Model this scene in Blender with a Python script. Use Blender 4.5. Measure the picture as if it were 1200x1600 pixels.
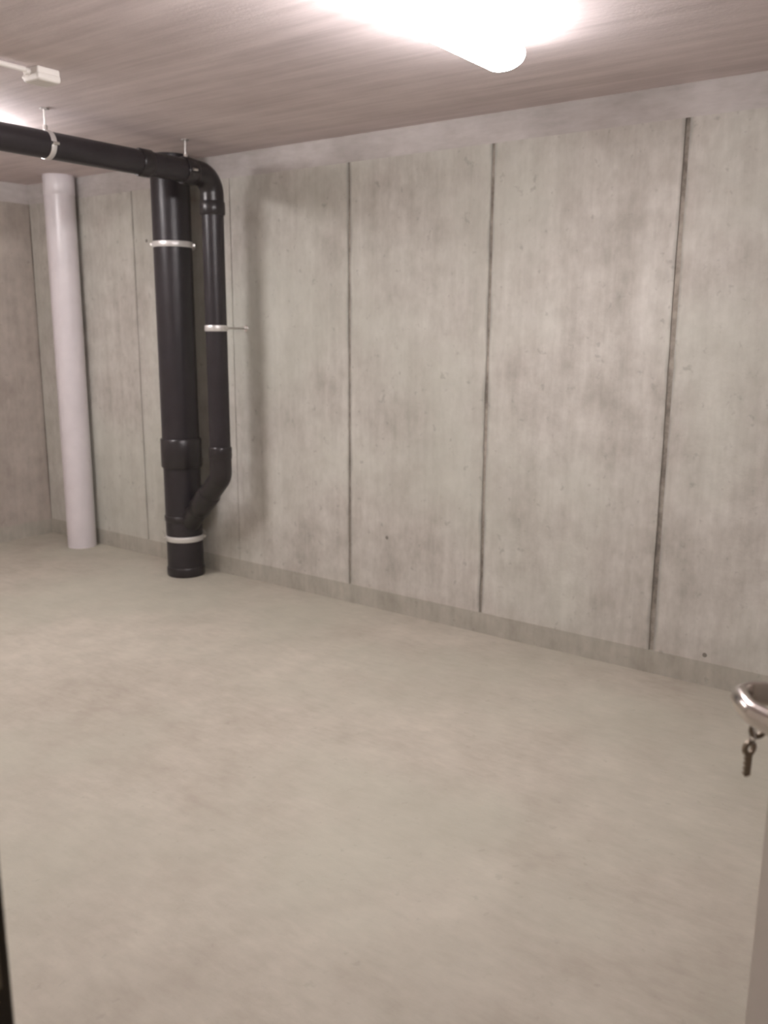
import bpy, bmesh, math, random
from mathutils import Vector, Matrix

for o in list(bpy.data.objects):
    bpy.data.objects.remove(o, do_unlink=True)
scene = bpy.context.scene
COL = scene.collection
rnd = random.Random(7)

# ------------------------------------------------------------------ camera
FPX, YAW, PITCH, ROLL, CAM_H = 1379.93, 0.938695, 0.206048, 0.0056935, 1.475636
fwd = Vector((math.sin(YAW)*math.cos(PITCH), math.cos(YAW)*math.cos(PITCH), -math.sin(PITCH)))
r0 = Vector((math.cos(YAW), -math.sin(YAW), 0)); u0 = r0.cross(fwd)
rgt = r0*math.cos(ROLL) + u0*math.sin(ROLL); up = -r0*math.sin(ROLL) + u0*math.cos(ROLL)
cd = bpy.data.cameras.new('camera'); cam = bpy.data.objects.new('camera', cd); COL.objects.link(cam)
m = Matrix((rgt, up, -fwd)).transposed().to_4x4(); m.translation = (0, 0, CAM_H); cam.matrix_world = m
cd.sensor_fit = 'VERTICAL'; cd.sensor_height = 36.0; cd.sensor_width = 27.0
cd.lens = FPX/1600*36.0; cd.clip_start = 0.02
cd.dof.use_dof = True; cd.dof.focus_distance = 2.1; cd.dof.aperture_fstop = 4.2
scene.camera = cam

# ------------------------------------------------------------------ world, exposure
w = bpy.data.worlds.new('world'); scene.world = w; w.use_nodes = True
w.node_tree.nodes['Background'].inputs[0].default_value = (1, .95, .9, 1)
w.node_tree.nodes['Background'].inputs[1].default_value = 0.02
vs = scene.view_settings
vs.view_transform = 'Standard'; vs.look = 'None'; vs.gamma = 1; vs.use_curve_mapping = False
vs.exposure = 0.0
LAMP_COL = (1.0, 0.955, 0.955)
LAMP_POWER = 50.0          # emission strength of the luminaire diffusers

# ------------------------------------------------------------------ dimensions (metres)
H = 2.4            # ceiling
XR = 3.632         # right wall face
YB = 5.652         # far wall face
X0 = 0.33          # room face of the door wall
YN = -0.75         # near wall face
WT = 0.24          # door wall thickness

# ------------------------------------------------------------------ materials
def new_mat(name):
    mt = bpy.data.materials.new(name); mt.use_nodes = True
    nt = mt.node_tree; b = nt.nodes['Principled BSDF']
    return mt, nt, b
def plain(name, col, rough=.5, metal=0, bump=0, bscale=200, vary=0.0, spec=None):
    mt, nt, b = new_mat(name)
    b.inputs['Base Color'].default_value = (*col, 1)
    b.inputs['Roughness'].default_value = rough; b.inputs['Metallic'].default_value = metal
    if spec is not None: b.inputs['Specular IOR Level'].default_value = spec
    N = nt.nodes.new; L = nt.links.new
    tc = N('ShaderNodeTexCoord')
    nz = N('ShaderNodeTexNoise'); nz.inputs['Scale'].default_value = bscale; nz.inputs['Detail'].default_value = 4
    L(tc.outputs['Object'], nz.inputs['Vector'])
    if bump:
        bp = N('ShaderNodeBump'); bp.inputs['Strength'].default_value = bump; bp.inputs['Distance'].default_value = .002
        L(nz.outputs['Fac'], bp.inputs['Height']); L(bp.outputs['Normal'], b.inputs['Normal'])
    if vary:
        n2 = N('ShaderNodeTexNoise'); n2.inputs['Scale'].default_value = 9; n2.inputs['Detail'].default_value = 5
        L(tc.outputs['Object'], n2.inputs['Vector'])
        cr = N('ShaderNodeValToRGB'); e = cr.color_ramp.elements
        e[0].position = .3; e[1].position = .7
        e[0].color = (*[c*(1-vary) for c in col], 1); e[1].color = (*[min(1, c*(1+vary)) for c in col], 1)
        L(n2.outputs['Fac'], cr.inputs['Fac']); L(cr.outputs['Color'], b.inputs['Base Color'])
    return mt
def concrete(name, dark, light, layers, rough=.85, spots=0.0, bump=.25, stain=None, tint=None, bleed=None):
    """layers: list of (scale xyz, noise scale, detail, weight) summed into one factor in world space"""
    mt, nt, b = new_mat(name); N = nt.nodes.new; L = nt.links.new
    geo = N('ShaderNodeNewGeometry'); prev = None
    tot = sum(l[3] for l in layers)
    for (sc, ns, det, wt) in layers:
        mp = N('ShaderNodeMapping'); mp.inputs['Scale'].default_value = sc
        L(geo.outputs['Position'], mp.inputs['Vector'])
        nz = N('ShaderNodeTexNoise'); nz.inputs['Scale'].default_value = ns; nz.inputs['Detail'].default_value = det
        nz.inputs['Roughness'].default_value = .6
        L(mp.outputs['Vector'], nz.inputs['Vector'])
        ma = N('ShaderNodeMath'); ma.operation = 'MULTIPLY_ADD'; ma.inputs[1].default_value = wt/tot
        L(nz.outputs['Fac'], ma.inputs[0])
        if prev is None: ma.inputs[2].default_value = 0
        else: L(prev.outputs[0], ma.inputs[2])
        prev = ma
    cr = N('ShaderNodeValToRGB'); e = cr.color_ramp.elements
    e[0].position = .38; e[0].color = (*dark, 1); e[1].position = .63; e[1].color = (*light, 1)
    L(prev.outputs[0], cr.inputs['Fac']); out = cr.outputs['Color']
    def mixin(out, fac, col):
        mx = N('ShaderNodeMix'); mx.data_type = 'RGBA'
        L(fac, mx.inputs['Factor']); L(out, mx.inputs['A']); mx.inputs['B'].default_value = (*col, 1)
        return mx.outputs['Result']
    if tint:   # broad greenish or pinkish cast of the cement
        nz = N('ShaderNodeTexNoise'); nz.inputs['Scale'].default_value = 1.1; nz.inputs['Detail'].default_value = 3
        L(geo.outputs['Position'], nz.inputs['Vector'])
        r = N('ShaderNodeMapRange'); r.inputs['From Min'].default_value = .42; r.inputs['From Max'].default_value = .62
        r.inputs['To Max'].default_value = .5
        L(nz.outputs['Fac'], r.inputs['Value']); out = mixin(out, r.outputs['Result'], tint)
    if spots:  # small dark pores
        vo = N('ShaderNodeTexNoise'); vo.inputs['Scale'].default_value = 26; vo.inputs['Detail'].default_value = 2
        L(geo.outputs['Position'], vo.inputs['Vector'])
        r = N('ShaderNodeMapRange'); r.inputs['From Min'].default_value = .66; r.inputs['From Max'].default_value = .76
        r.inputs['To Max'].default_value = spots
        L(vo.outputs['Fac'], r.inputs['Value']); out = mixin(out, r.outputs['Result'], tuple(c*.6 for c in dark))
    if stain:  # (centre, size, colour, strength): one stain with a shape of its own
        for (c, s, colr, st) in stain:
            mp = N('ShaderNodeMapping'); mp.vector_type = 'TEXTURE'
            mp.inputs['Location'].default_value = c; mp.inputs['Scale'].default_value = s
            L(geo.outputs['Position'], mp.inputs['Vector'])
            ln = N('ShaderNodeVectorMath'); ln.operation = 'LENGTH'; L(mp.outputs['Vector'], ln.inputs[0])
            n3 = N('ShaderNodeTexNoise'); n3.inputs['Scale'].default_value = 9; L(geo.outputs['Position'], n3.inputs['Vector'])
            ad = N('ShaderNodeMath'); ad.operation = 'ADD'; L(ln.outputs['Value'], ad.inputs[0]); L(n3.outputs['Fac'], ad.inputs[1])
            r = N('ShaderNodeMapRange'); r.inputs['From Min'].default_value = .6; r.inputs['From Max'].default_value = 1.5
            r.inputs['To Min'].default_value = st; r.inputs['To Max'].default_value = 0
            L(ad.outputs[0], r.inputs['Value']); out = mixin(out, r.outputs['Result'], colr)
    if bleed:  # cement laitance that bled out along the formwork joints: (y, half width, strength)
        sp = N('ShaderNodeSeparateXYZ'); L(geo.outputs['Position'], sp.inputs[0])
        n4 = N('ShaderNodeTexNoise'); n4.inputs['Scale'].default_value = 5; n4.inputs['Detail'].default_value = 5
        L(geo.outputs['Position'], n4.inputs['Vector'])
        for (yj, hw, st) in bleed:
            sb = N('ShaderNodeMath'); sb.operation = 'SUBTRACT'; sb.inputs[1].default_value = yj; L(sp.outputs['Y'], sb.inputs[0])
            ab = N('ShaderNodeMath'); ab.operation = 'ABSOLUTE'; L(sb.outputs[0], ab.inputs[0])
            ad = N('ShaderNodeMath'); ad.operation = 'MULTIPLY_ADD'; ad.inputs[1].default_value = -hw*2.2; ad.inputs[2].default_value = hw*1.1
            L(n4.outputs['Fac'], ad.inputs[0])
            a2 = N('ShaderNodeMath'); a2.operation = 'ADD'; L(ab.outputs[0], a2.inputs[0]); L(ad.outputs[0], a2.inputs[1])
            r = N('ShaderNodeMapRange'); r.inputs['From Min'].default_value = 0; r.inputs['From Max'].default_value = hw
            r.inputs['To Min'].default_value = st; r.inputs['To Max'].default_value = 0
            L(a2.outputs[0], r.inputs['Value']); out = mixin(out, r.outputs['Result'], tuple(c*.45 for c in dark))
    L(out, b.inputs['Base Color']); b.inputs['Roughness'].default_value = rough
    b.inputs['Specular IOR Level'].default_value = .3
    fn = N('ShaderNodeTexNoise'); fn.inputs['Scale'].default_value = 60; fn.inputs['Detail'].default_value = 6
    L(geo.outputs['Position'], fn.inputs['Vector'])
    ad = N('ShaderNodeMath'); ad.operation = 'ADD'; L(fn.outputs['Fac'], ad.inputs[0]); L(prev.outputs[0], ad.inputs[1])
    bp = N('ShaderNodeBump'); bp.inputs['Strength'].default_value = bump; bp.inputs['Distance'].default_value = .004
    L(ad.outputs[0], bp.inputs['Height']); L(bp.outputs['Normal'], b.inputs['Normal'])
    return mt
M = {}
wall_layers = [((1, 1, 1), 2.2, 5, 1.0), ((6, 6, .35), 2.0, 4, .8), ((1, 1, 1), 9, 5, .9), ((2.5, 2.5, 1), 14, 3, .45)]
M['wall'] = concrete('wall_concrete', (.395, .37, .33), (.665, .64, .595), wall_layers, spots=.35, tint=(.52, .535, .465),
                     bleed=[(1.215, .022, .75), (2.07, .020, .6), (2.887, .020, .6), (4.572, .012, .3)])
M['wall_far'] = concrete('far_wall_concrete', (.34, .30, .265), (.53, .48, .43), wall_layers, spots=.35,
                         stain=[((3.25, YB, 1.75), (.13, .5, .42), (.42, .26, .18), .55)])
M['strip'] = concrete('smooth_top_concrete', (.43, .40, .38), (.575, .54, .525), [((1, 1, 1), 3, 4, 1), ((1, 1, 4), 8, 4, .6)])
M['shaded_kicker'] = concrete('shaded_kicker_concrete', (.33, .31, .265), (.51, .485, .425), wall_layers, spots=.3)  # darker than the wall: shade where wall meets floor, painted in
M['seam'] = concrete('seam_concrete', (.17, .15, .13), (.40, .36, .31), [((1, 1, 1), 6, 5, 1), ((1, 1, 1), 30, 3, .6)])
M['floor'] = concrete('floor_concrete', (.36, .325, .27), (.49, .455, .385),
                      [((1, 1, 1), 1.3, 5, 1.0), ((1, 1, 1), 6, 5, .8), ((3, 1, 1), 11, 4, .5)], rough=.7, spots=.18,
                      bump=.12, tint=(.42, .415, .34))
M['ceiling'] = concrete('ceiling_board_cast_concrete', (.57, .50, .50), (.75, .665, .665),
                        [((7, .5, 1), 2.2, 4, 1.2), ((20, .6, 1), 2.0, 3, .45), ((1, 1, 1), 3, 4, .6)], bump=.22)
M['plain_wall'] = concrete('plain_wall_concrete', (.40, .36, .31), (.56, .51, .46), wall_layers)
M['hole'] = plain('tie_hole_mortar', (.22, .20, .175), .9, bump=.3)
M['pipe'] = plain('black_plastic_pipe', (.026, .022, .026), .36, bump=.04, bscale=40, vary=.15)
M['fitting'] = plain('black_plastic_fitting', (.027, .023, .025), .30, bump=.05, bscale=60, vary=.15)
M['zinc'] = plain('galvanised_steel', (.74, .72, .70), .32, 1, bump=.1, bscale=150)
M['band'] = plain('zinc_clamp_band', (.80, .78, .77), .38, .55, bump=.1, bscale=150)
M['white'] = plain('white_plastic_pipe', (.72, .675, .70), .30, bump=.03, bscale=20, vary=.04)
M['white_box'] = plain('white_plastic_box', (.80, .76, .72), .45, bump=.03)
M['housing'] = plain('lamp_housing_plastic', (.70, .69, .67), .5, bump=.03)
M['chrome'] = plain('satin_chrome', (.62, .58, .55), .16, 1, bump=.03, bscale=80)
M['brass'] = plain('worn_nickel_key', (.30, .25, .20), .35, 1, bump=.1)
M['leaf'] = plain('door_leaf_paint', (.47, .42, .37), .55, bump=.05, vary=.03)
M['frame'] = plain('dark_brown_frame_paint', (.055, .040, .026), .5, bump=.08, vary=.1)
mt, nt, b = new_mat('lit_diffuser')
b.inputs['Base Color'].default_value = (.9, .9, .9, 1)
b.inputs['Emission Color'].default_value = (*LAMP_COL, 1); b.inputs['Emission Strength'].default_value = LAMP_POWER
M['lit'] = mt

# ------------------------------------------------------------------ helpers
def link(name, bm, mat, parent=None, smooth=False):
    me = bpy.data.meshes.new(name); bmesh.ops.recalc_face_normals(bm, faces=bm.faces); bm.to_mesh(me); bm.free()
    if smooth:
        me.polygons.foreach_set('use_smooth', [True]*len(me.polygons))
        try: me.set_sharp_from_angle(angle=math.radians(38))
        except Exception: pass
    me.materials.append(M[mat]); o = bpy.data.objects.new(name, me); COL.objects.link(o)
    if parent: o.parent = parent
    return o
def struct(o): o['kind'] = 'structure'; return o
def empty(name, loc=(0, 0, 0), rz=0):
    o = bpy.data.objects.new(name, None); COL.objects.link(o); o.location = loc; o.rotation_euler = (0, 0, rz)
    o.empty_display_size = .1; return o
def tag(o, label, cat, group=None):
    o['label'] = label; o['category'] = cat
    if group: o['group'] = group
    return o
def box(bm, lo, hi, bev=0, seg=2):
    t = bmesh.new(); bmesh.ops.create_cube(t, size=1)
    for v in t.verts:
        v.co = Vector([(lo[i]+hi[i])/2 + v.co[i]*(hi[i]-lo[i]) for i in range(3)])
    if bev: bmesh.ops.bevel(t, geom=list(t.edges), offset=bev, segments=seg, affect='EDGES', profile=.6)
    join(bm, t)
def join(bm, t):
    me = bpy.data.meshes.new('t'); t.to_mesh(me); t.free(); bm.from_mesh(me); bpy.data.meshes.remove(me)
def fillet(pts, rad, n=8):
    """poly-line with rounded corners; rad one number or a list for the inner points"""
    P = [Vector(p) for p in pts]; out = [P[0]]
    for i in range(1, len(P)-1):
        r = rad[i-1] if isinstance(rad, (list, tuple)) else rad
        a = (P[i-1]-P[i]).normalized(); c = (P[i+1]-P[i]).normalized()
        ang = a.angle(c); d = r/math.tan(ang/2)
        p0 = P[i]+a*d; p1 = P[i]+c*d
        ctr = P[i] + (a+c).normalized()*(r/math.sin(ang/2))
        v0 = p0-ctr; v1 = p1-ctr; tot = v0.angle(v1); ax = v0.cross(v1).normalized()
        for k in range(n+1):
            out.append(ctr + Matrix.Rotation(tot*k/n, 3, ax) @ v0)
    out.append(P[-1]); return out
def tube(bm, pts, r, seg=28, cap=True, sx=1.0):
    P = [Vector(p) for p in pts]; rs = r if isinstance(r, (list, tuple)) else [r]*len(P)
    tan = []
    for i in range(len(P)):
        a = P[max(i-1, 0)]; b_ = P[min(i+1, len(P)-1)]; tan.append((b_-a).normalized())
    ref = Vector((0, 0, 1)) if abs(tan[0].z) < .9 else Vector((1, 0, 0))
    nrm = (ref - tan[0]*ref.dot(tan[0])).normalized(); rings = []
    for i, p in enumerate(P):
        nrm = (nrm - tan[i]*nrm.dot(tan[i])).normalized(); bi = tan[i].cross(nrm)
        rings.append([bm.verts.new(p + (nrm*math.cos(2*math.pi*k/seg)*sx + bi*math.sin(2*math.pi*k/seg))*rs[i]) for k in range(seg)])
    for i in range(len(rings)-1):
        A, B = rings[i], rings[i+1]
        for k in range(seg): bm.faces.new((A[k], A[(k+1) % seg], B[(k+1) % seg], B[k]))
    if cap:
        bm.faces.new(rings[0][::-1]); bm.faces.new(rings[-1])
def sleeve(bm, a, b_, r, lip=.004, seg=32):
    """coupling ring along a-b with softened ends"""
    a = Vector(a); b_ = Vector(b_); d = (b_-a).normalized(); L = (b_-a).length; e = min(lip*1.5, L*.3)
    tube(bm, [a, a+d*e, b_-d*e, b_], [r-lip, r, r, r-lip], seg)
def mesh_tube(name, mat, parent, pts, r, seg=28, sx=1.0):
    bm = bmesh.new(); tube(bm, pts, r, seg, True, sx); return link(name, bm, mat, parent, True)
def mesh_sleeve(name, mat, parent, a, b_, r, lip=.004):
    bm = bmesh.new(); sleeve(bm, a, b_, r, lip); return link(name, bm, mat, parent, True)
def mesh_box(name, mat, parent, lo, hi, bev=0, seg=2):
    bm = bmesh.new(); box(bm, lo, hi, bev, seg); return link(name, bm, mat, parent, False)

# ------------------------------------------------------------------ the room
XC = -1.6          # corridor's far side behind the camera
def slab(name, mat, lo, hi): return struct(mesh_box(name, mat, None, lo, hi))
slab('floor', 'floor', (XC-.2, YN-.2, -.15), (XR+.25, YB+.25, 0))
slab('ceiling', 'ceiling', (XC-.2, YN-.2, H), (XR+.25, YB+.25, H+.2))
REC = .006         # depth of the panel joints
wr = slab('wall_right', 'seam', (XR+REC, YN-.2, 0), (XR+.25, YB+.25, H))
wb = slab('wall_back', 'seam', (XC-.2, YB+REC, 0), (XR+REC, YB+.25, H))
slab('wall_near', 'plain_wall', (XC-.2, YN-.2, 0), (XR+REC, YN, H))
slab('wall_corridor', 'plain_wall', (XC-.2, YN, 0), (XC, YB+REC, H))
# door wall with its opening
HY, LY, DOOR_H = -0.268, 0.641, 2.04       # hinge side, latch side, height of the opening
JT = .05                                    # thickness of the frame lining
bm = bmesh.new()
box(bm, (X0-WT, YN, 0), (X0, HY-JT, H)); box(bm, (X0-WT, LY+JT, 0), (X0, YB+REC, H))
box(bm, (X0-WT, HY-JT, DOOR_H+JT), (X0, LY+JT, H))
struct(link('wall_left', bm, 'plain_wall'))

# cast panels: every panel is a piece with its own slightly ragged edges
Z_KICK, Z_TOP = .105, H-.125
def panel(parent, mat, axis, face, a, b_, z0, z1, n=12, jit=.0035, depth=REC+.002):
    """a vertical concrete face between a and b_ along the wall; axis 0: wall at x=face, 1: wall at y=face"""
    bm = bmesh.new(); fr = []; bk = []
    def P(t, z, d): return (face+d, t, z) if axis == 0 else (t, face+d, z)
    loop = []
    for k in range(n+1): loop.append((a + (rnd.uniform(0, jit) if 0 < k < n else 0), z0+(z1-z0)*k/n))
    for k in range(n, -1, -1): loop.append((b_ - (rnd.uniform(0, jit) if 0 < k < n else 0), z0+(z1-z0)*k/n))
    ca, cz = (a+b_)/2, (z0+z1)/2
    fr = [bm.verts.new(P(t + (.002 if t < ca else -.002), z, 0)) for t, z in loop]
    bk = [bm.verts.new(P(t, z, depth)) for t, z in loop]
    bm.faces.new(fr)
    for k in range(len(loop)): bm.faces.new((fr[k], fr[(k+1) % len(loop)], bk[(k+1) % len(loop)], bk[k]))
    return link('panel', bm, mat, parent)
J = [YN, -.48, .37, 1.215, 2.07, 2.887, 3.73, 4.572, 5.41, YB]
G = .004
GW = [0, .005, .005, .0068, .005, .004, .0007, .0016, .0012, 0]     # half width of each joint
for i in range(len(J)-1):
    panel(wr, 'wall', 0, XR, J[i]+GW[i], J[i+1]-GW[i+1], Z_KICK, Z_TOP)
JB = [XC, -.76, X0-WT, X0, 1.11, 1.95, 2.79, XR]
for i in range(len(JB)-1):
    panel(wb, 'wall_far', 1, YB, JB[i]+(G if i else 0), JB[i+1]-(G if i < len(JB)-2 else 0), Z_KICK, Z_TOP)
# smooth strip under the ceiling and darker kicker at the floor, contact shade put into its colour
for nm, z0, z1, mt, ins in (('top_strip', Z_TOP, H, 'strip', 0.0), ('shaded_kicker', 0, Z_KICK, 'shaded_kicker', .001)):
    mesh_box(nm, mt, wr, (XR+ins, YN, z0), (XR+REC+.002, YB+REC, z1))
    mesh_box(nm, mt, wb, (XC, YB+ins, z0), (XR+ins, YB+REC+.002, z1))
# filled tie holes
def tie_hole(y, z):
    bm = bmesh.new()
    tube(bm, [(XR-.0005, y, z), (XR+.004, y, z)], [.010, .008], 14)
    link('tie_hole', bm, 'hole', wr, True)
for y, z in ((2.64, .40), (.985, .135), (4.45, 1.98)):
    tie_hole(y, z)

# ------------------------------------------------------------------ door frame and door
fr = struct(empty('trim_1', (X0, (HY+LY)/2, 0)))
def fbox(name, lo, hi, bev=.003, mat='frame', parent=None):
    off = Vector((X0, (HY+LY)/2, 0))
    return mesh_box(name, mat, parent or fr, Vector(lo)-off, Vector(hi)-off, bev)
fbox('jamb', (X0-WT-.012, LY, 0), (X0+.012, LY+JT, DOOR_H+JT))
fbox('jamb', (X0-WT-.012, HY-JT, 0), (X0+.012, HY, DOOR_H+JT))
fbox('head', (X0-WT-.012, HY, DOOR_H), (X0+.012, LY, DOOR_H+JT))
fbox('door_stop', (X0-.075, LY-.013, 0), (X0-.047, LY, DOOR_H))
fbox('strike_plate', (X0-.026, LY-.0025, .93), (X0+.002, LY, 1.13), .001, 'brass')

PHI = math.radians(30)
door = struct(empty('door_1', (.3164, -.2295, 0), PHI))
DW = .86
bm = bmesh.new(); box(bm, (0, -.042, .008), (DW, 0, 2.02), .003); link('leaf', bm, 'leaf', door)
LZ = 1.080; LX = DW-.06
bm = bmesh.new(); box(bm, (LX-.019, 0, LZ-.12), (LX+.019, .007, LZ+.07), .003, 2); link('backplate', bm, 'chrome', door)
bm = bmesh.new(); sleeve(bm, (LX, .005, LZ), (LX, .013, LZ), .017, .002); link('lever_collar', bm, 'chrome', door, True)
path = fillet([(LX, .004, LZ), (LX, .066, LZ), (LX-.050, .067, LZ), (LX-.100, .040, LZ), (LX-.118, .030, LZ)], [.022, .05, .02], 8)
lev = mesh_tube('lever_handle', 'chrome', door, path, [.0105]*(len(path)), 24, 1.3)
KZ = LZ-.044
bm = bmesh.new(); box(bm, (LX-.005, .006, KZ-.016), (LX+.005, .010, KZ+.008), .002); link('lock_cylinder', bm, 'brass', door)
for hz in (.25, 1.75):
    bm = bmesh.new(); tube(bm, [(-.004, -.046, hz-.045), (-.004, -.046, hz+.045)], .008, 14); link('hinge', bm, 'zinc', door, True)
# the key in the lock with a second key hanging from its ring
dm = Matrix.Translation((.3164, -.2295, 0)) @ Matrix.Rotation(PHI, 4, 'Z')
kroot = empty('key', dm @ Vector((LX, .010, KZ)), PHI)
tag(kroot, 'worn metal key stuck in the door lock with a second key hanging down', 'key')
def bow(bm, c, rad, th):
    t = bmesh.new(); n = 18
    A = [[t.verts.new((x, c[1]+ry*math.cos(2*math.pi*k/n), c[2]+ry*1.05*math.sin(2*math.pi*k/n))) for k in range(n)]
         for x, ry in ((c[0]-th, rad), (c[0]+th, rad), (c[0]+th, rad*.42), (c[0]-th, rad*.42))]
    for i in range(4):
        a, b2 = A[i], A[(i+1) % 4]
        for k in range(n): t.faces.new((a[k], a[(k+1) % n], b2[(k+1) % n], b2[k]))
    join(bm, t)
bm = bmesh.new(); box(bm, (-.0012, 0, -.004), (.0012, .022, .004), .0006); link('blade', bm, 'brass', kroot)
bm = bmesh.new(); bow(bm, (0, .029, 0), .0095, .0013); link('bow', bm, 'brass', kroot, True)
bm = bmesh.new()
ringp = [(.010*math.cos(a), .034, -.006+.009*math.sin(a)) for a in [2*math.pi*k/20 for k in range(21)]]
tube(bm, ringp, .0009, 8); link('split_ring', bm, 'zinc', kroot, True)
hk = bmesh.new(); bow(hk, (0, 0, -.022), .0095, .0018); hang = link('hanging_key', hk, 'brass', kroot, True); hang.location = (0, .036, 0); hang.rotation_euler = (0, 0, .55)
bm = bmesh.new(); box(bm, (-.0018, -.0045, -.056), (.0018, .0035, -.030), .0006)
for k in range(4): box(bm, (-.0018, .003, -.053+k*.006), (.0018, .0052, -.050+k*.006))
link('hanging_blade', bm, 'brass', hang)

# ------------------------------------------------------------------ black drain pipes
SX, SY, SR = 3.48, 4.04, .108      # main stack
BX, BY, BR = 3.407, 3.63, .058     # header and bypass
HZ = 2.25
dr = empty('drain_pipe', (SX, SY, 0))
tag(dr, 'black plastic drain stack with side bypass and long header pipe below the ceiling', 'pipe')
O = Vector((SX, SY, 0))
def L_(p): return Vector(p)-O
mesh_tube('stack_pipe', 'pipe', dr, [L_((SX, SY, 0)), L_((SX, SY, H))], SR, 48)
mesh_sleeve('coupling', 'fitting', dr, L_((SX, SY, .66)), L_((SX, SY, .83)), SR+.011)
mesh_sleeve('socket', 'fitting', dr, L_((SX, SY, .335)), L_((SX, SY, .37)), SR+.006, .003)
mesh_sleeve('floor_collar', 'fitting', dr, L_((SX, SY, 0)), L_((SX, SY, .055)), SR+.005, .004)
# header coming straight towards the wall, bent down into the bypass, back into the stack
B_END = Vector((SX, SY, .27))
dirv = Vector((BX-SX, BY-SY, 0)); hd = dirv.length
B_LOW = Vector((BX, BY, .65))
mesh_tube('header_pipe', 'pipe', dr, [L_((X0, BY, HZ)), L_((BX-.13, BY, HZ))], BR, 36)
el = fillet([L_((BX-.17, BY, HZ)), L_((BX, BY, HZ)), L_((BX, BY, HZ-.17))], .095, 12)
mesh_tube('elbow', 'fitting', dr, el, BR+.004, 36)
mesh_sleeve('coupling', 'fitting', dr, L_((BX-.20, BY, HZ)), L_((BX-.125, BY, HZ)), BR+.009)
mesh_sleeve('coupling', 'fitting', dr, L_((BX, BY, HZ-.20)), L_((BX, BY, HZ-.13)), BR+.009)
mesh_sleeve('coupling', 'fitting', dr, L_((2.93, BY, HZ)), L_((3.0, BY, HZ)), BR+.007)
mesh_tube('bypass_pipe', 'pipe', dr, [L_((BX, BY, HZ-.15)), L_((BX, BY, B_LOW.z+.08))], BR, 36)
wy = fillet([L_((BX, BY, B_LOW.z+.14)), L_(B_LOW), L_(B_END)], .075, 12)
mesh_tube('branch', 'fitting', dr, wy, BR+.003, 36)
mesh_sleeve('coupling', 'fitting', dr, L_((BX, BY, B_LOW.z+.10)), L_((BX, BY, B_LOW.z+.17)), BR+.006)
d = (B_END-B_LOW).normalized()
mesh_sleeve('branch_socket', 'fitting', dr, L_(B_LOW+d*.16), L_(B_LOW+d*.33), BR+.009)
# clamps
def clamp_vertical(x, y, z, r, bolt_dir, wall=True, h=.016):
    c = mesh_sleeve('pipe_clamp', 'band', dr, L_((x, y, z-h)), L_((x, y, z+h)), r+.0045, .0015)
    bd = Vector((bolt_dir[0], bolt_dir[1], 0)).normalized(); ctr = Vector((x, y, z))
    for s in (1, -1):
        p = ctr + bd*s*(r+.010); bm = bmesh.new()
        tube(bm, [L_(p+Vector((-bd.y, bd.x, 0))*-.017), L_(p+Vector((-bd.y, bd.x, 0))*.017)], .0075, 12)
        link('clamp_bolt', bm, 'zinc', c, True)
    if wall:
        bm = bmesh.new(); tube(bm, [L_((x+r, y, z)), L_((XR+.004, y, z))], .006, 14)
        link('threaded_rod', bm, 'zinc', c, True)
        bm = bmesh.new(); sleeve(bm, L_((XR-.005, y, z)), L_((XR+.002, y, z)), .019, .002)
        link('wall_plate', bm, 'zinc', c, True)
    return c
clamp_vertical(SX, SY, 1.925, SR, (0.75, -.66))
clamp_vertical(SX, SY, .232, SR, (0.75, -.66))
clamp_vertical(BX, BY, 1.466, BR, (0, 1))
def hanger(x):
    c = mesh_sleeve('pipe_clamp', 'band', dr, L_((x-.013, BY, HZ)), L_((x+.013, BY, HZ)), BR+.0035, .0012)
    bm = bmesh.new(); tube(bm, [L_((x, BY, HZ+BR)), L_((x, BY, H))], .005, 12); link('threaded_rod', bm, 'zinc', c, True)
    bm = bmesh.new(); tube(bm, [L_((x, BY, HZ+BR-.002)), L_((x, BY, HZ+BR+.022))], .011, 6); link('rod_nut', bm, 'zinc', c, True)
    bm = bmesh.new(); sleeve(bm, L_((x, BY, H-.006)), L_((x, BY, H)), .020, .002); link('ceiling_plate', bm, 'zinc', c, True)
    for s in (1, -1):
        bm = bmesh.new(); tube(bm, [L_((x-.016, BY+s*(BR+.009), HZ)), L_((x+.016, BY+s*(BR+.009), HZ))], .007, 12)
        link('clamp_bolt', bm, 'zinc', c, True)
for x in (.95, 2.44, 3.235): hanger(x)

# ------------------------------------------------------------------ white vertical pipe
wp = empty('white_pipe', (3.522, 5.14, 0))
tag(wp, 'thick white plastic pipe standing floor to ceiling in the concrete corner', 'pipe')
mesh_tube('pipe_shaft', 'white', wp, [(0, 0, 0), (0, 0, H)], .094, 48)
mesh_sleeve('top_collar', 'white', wp, (0, 0, H-.12), (0, 0, H), .0965, .0025)

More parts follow.
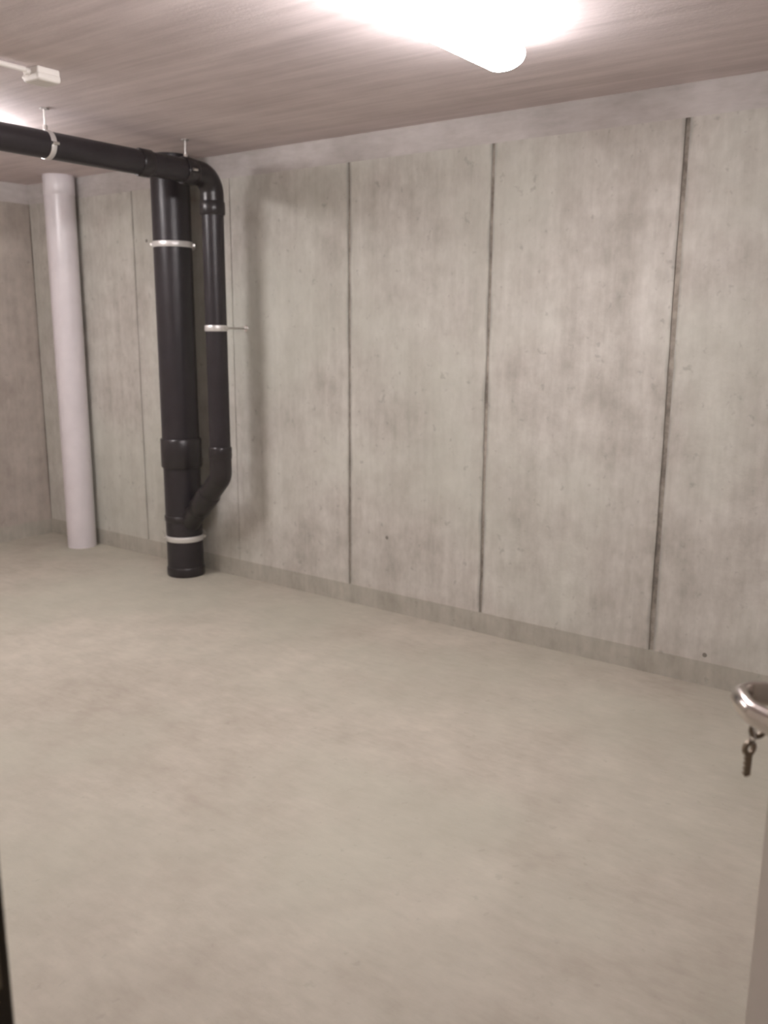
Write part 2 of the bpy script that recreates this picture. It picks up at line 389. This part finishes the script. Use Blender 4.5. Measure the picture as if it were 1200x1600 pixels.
# ------------------------------------------------------------------ junction box with conduit on the ceiling
jb = empty('junction_box', (2.09, 3.11, H))
tag(jb, 'small white plastic cable junction box on the ceiling beside the header pipe', 'junction box')
bm = bmesh.new(); box(bm, (-.047, -.047, -.026), (.047, .047, 0), .008, 3); link('box_body', bm, 'white_box', jb)
bm = bmesh.new(); box(bm, (-.050, -.050, -.048), (.050, .050, -.018), .0145, 4); link('lid', bm, 'white_box', jb)
for gx in (-.024, .024):
    bm = bmesh.new(); tube(bm, [(gx, .040, -.022), (gx, .066, -.022), (gx, .068, -.022), (gx, .078, -.022)], [.011, .011, .008, .008], 16)
    link('cable_gland', bm, 'white_box', jb, True)
bm = bmesh.new(); tube(bm, [(-.040, .004, -.017), (-.066, .004, -.017)], .012, 16); link('cable_gland', bm, 'white_box', jb, True)
cdt = mesh_tube('conduit', 'white_box', None, [(X0-.0, 3.114, H-.0125), (2.09-.064, 3.114, H-.0125)], .0095, 16)
tag(cdt, 'thin white cable conduit running along the ceiling into the junction box', 'conduit')

# ------------------------------------------------------------------ luminaires
def luminaire(x0, x1, y, label):
    t = empty('ceiling_lamp', ((x0+x1)/2, y, H)); tag(t, label, 'lamp', 'tube lamps on the ceiling')
    hl = (x1-x0)/2
    bm = bmesh.new(); box(bm, (-hl+.02, -.032, -.045), (hl-.02, .032, 0), .006); link('housing', bm, 'housing', t)
    bm = bmesh.new()
    tube(bm, [(-hl, 0, -.078), (-hl+.004, 0, -.078), (-hl+.018, 0, -.078), (hl-.018, 0, -.078), (hl-.004, 0, -.078), (hl, 0, -.078)], [.055, .068, .076, .076, .068, .055], 36, True, .58)
    link('diffuser', bm, 'lit', t, True)
    for s in (-1, 1):
        for cx in (-.35, .35):
            bm = bmesh.new(); box(bm, (cx-.01, s*.033-.003, -.052), (cx+.01, s*.033+.003, -.012), .001); link('clip', bm, 'zinc', t)
    return t
luminaire(1.45, 2.70, 1.50, 'glaring tube lamp on the ceiling over the jointed concrete wall')
luminaire(1.20, 2.45, 4.13, 'tube lamp on the ceiling between the black header pipe and the far wall')
